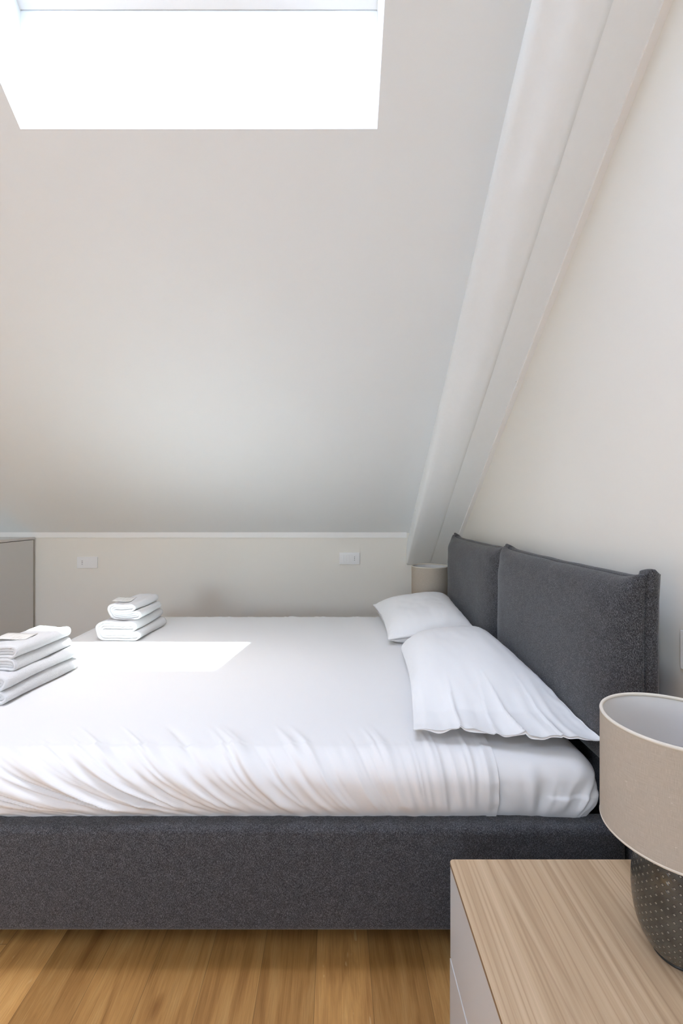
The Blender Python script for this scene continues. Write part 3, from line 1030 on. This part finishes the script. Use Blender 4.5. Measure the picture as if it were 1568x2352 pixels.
# ------------------------------------------------------------------ lamps
def shade_mesh(r, z0, z1, name, m, parent, n=160, nvv=24):
    P = np.zeros((n, nvv, 3))
    for i in range(n):
        a = 2*PI*i/n
        for j in range(nvv):
            P[i, j] = (r*math.cos(a), r*math.sin(a), z0+(z1-z0)*j/(nvv-1))
    v, f = grid_mesh(P, wrap_u=True)
    o = obj_from(name, v, f, m, parent, True)
    uv = o.data.uv_layers.new(name='UVMap')
    for p in o.data.polygons:
        cc = [o.data.vertices[o.data.loops[l].vertex_index].co for l in p.loop_indices]
        aa = [math.atan2(c.y, c.x)/(2*PI) % 1 for c in cc]
        if max(aa)-min(aa) > 0.5: aa = [x+1 if x < 0.5 else x for x in aa]
        for l, c, a in zip(p.loop_indices, cc, aa):
            uv.data[l].uv = (a, (c.z-z0)/(z1-z0))
    return o
def make_lamp(loc, label):
    e = tag(empty('table_lamp', loc), label, 'lamp', 'table lamps on the nightstands')
    R, z0, z1 = 0.1145, 0.207, 0.392
    # body profile
    pr = [(0.034,0.004),(0.039,0.006),(0.046,0.014),(0.054,0.028),(0.0605,0.046),(0.0650,0.068),(0.0672,0.092),(0.0672,0.112),(0.0655,0.134),(0.0620,0.156),(0.0565,0.176),(0.0480,0.194),(0.0370,0.208),(0.0260,0.217),(0.0190,0.222)]
    # resample smoothly
    pts = []
    m_ = len(pr)
    for k in range(m_-1):
        p0, p1, p2, p3 = (Vector(pr[max(0,k-1)]), Vector(pr[k]), Vector(pr[k+1]), Vector(pr[min(m_-1,k+2)]))
        for q in range(8):
            t = q/8
            pts.append(0.5*((2*p1)+(p2-p0)*t+(2*p0-5*p1+4*p2-p3)*t*t+(3*p1-p0-3*p2+p3)*t**3))
    pts.append(Vector(pr[-1]))
    n = 240
    NCELL = 51
    arc = [0.0]
    for a, b in zip(pts, pts[1:]): arc.append(arc[-1]+(b-a).length)
    cell_h = 2*PI*0.066/NCELL
    P = np.zeros((n, len(pts), 3)); U = np.zeros((n, len(pts), 2))
    for i in range(n):
        a = 2*PI*i/n
        for j, p in enumerate(pts):
            vv = arc[j]/cell_h
            P[i, j] = (p.x*math.cos(a), p.x*math.sin(a), p.y)
    v, f = grid_mesh(P, wrap_u=True)
    k = len(pts)
    f.append(tuple(i*k for i in range(n)))
    body = obj_from('ceramic_body', v, f, M['ceramic'], e, True)
    uv = body.data.uv_layers.new(name='UVMap')
    for p in body.data.polygons:
        if p.loop_total > 4: continue
        idx = [body.data.loops[l].vertex_index for l in p.loop_indices]
        ii = [q//k for q in idx]; jj = [q % k for q in idx]
        if max(ii)-min(ii) > 2: ii = [x+n if x < n/2 else x for x in ii]
        for l, a_, b_ in zip(p.loop_indices, ii, jj):
            ca = a_/n*NCELL; cv = arc[b_]/cell_h
            uv.data[l].uv = (ca, (arc[b_] + 0.0051*ca)/0.013)
    lathe('foot_ring', [(0.030,0.0),(0.037,0.0),(0.0385,0.003),(0.036,0.006),(0.030,0.006)], M['foot'], e)
    lathe('neck', [(0.0,0.221),(0.017,0.221),(0.017,0.226),(0.010,0.229),(0.010,0.250),(0.0145,0.252),(0.0145,0.270),(0.0,0.270)], M['metal'], e, 32)
    # bulb
    lathe('bulb', [(0.0105,0.270),(0.012,0.276),(0.0175,0.284),(0.0205,0.295),(0.0195,0.307),(0.013,0.317),(0.006,0.3205),(0.0,0.321)], M['lining'], e, 32)
    sh = shade_mesh(R, z0, z1, 'lamp_shade', M['linen'], e)
    shade_mesh(R-0.0012, z0+0.001, z1-0.001, 'shade_lining', M['lining'], sh)
    for z in (z0, z1):
        pr2 = [(R-0.0024+0.0030*math.cos(a), z+0.0032*math.sin(a)) for a in [2*PI*q/10 for q in range(11)]]
        lathe('shade_rim', pr2, M['rim'], sh, 128)
    # spider that carries the shade
    bm = bmesh.new()
    for q in range(3):
        a = 2*PI*q/3 + 0.4
        mtx = Matrix.Rotation(a, 4, 'Z') @ Matrix.Translation((R/2, 0, 0.252)) @ Matrix.Rotation(PI/2, 4, 'Y')
        bmesh.ops.create_cone(bm, segments=8, radius1=0.0015, radius2=0.0015, depth=R-0.002, matrix=mtx, cap_ends=True)
    from_bm('shade_carrier', bm, M['metal'], sh)
    return e
def copy_tree(o, parent=None):
    c = o.copy(); C.objects.link(c)
    if parent: c.parent = parent
    for ch in o.children: copy_tree(ch, c)
    return c
l1 = make_lamp((0.5805, 0.772, NZ), 'table lamp with linen shade and patterned dark ceramic base in the foreground')
l2 = copy_tree(l1)
l2.location = (0.600, 2.895, NZ - 0.0)
l2['label'] = 'table lamp with linen shade standing behind the headboard under the beam'
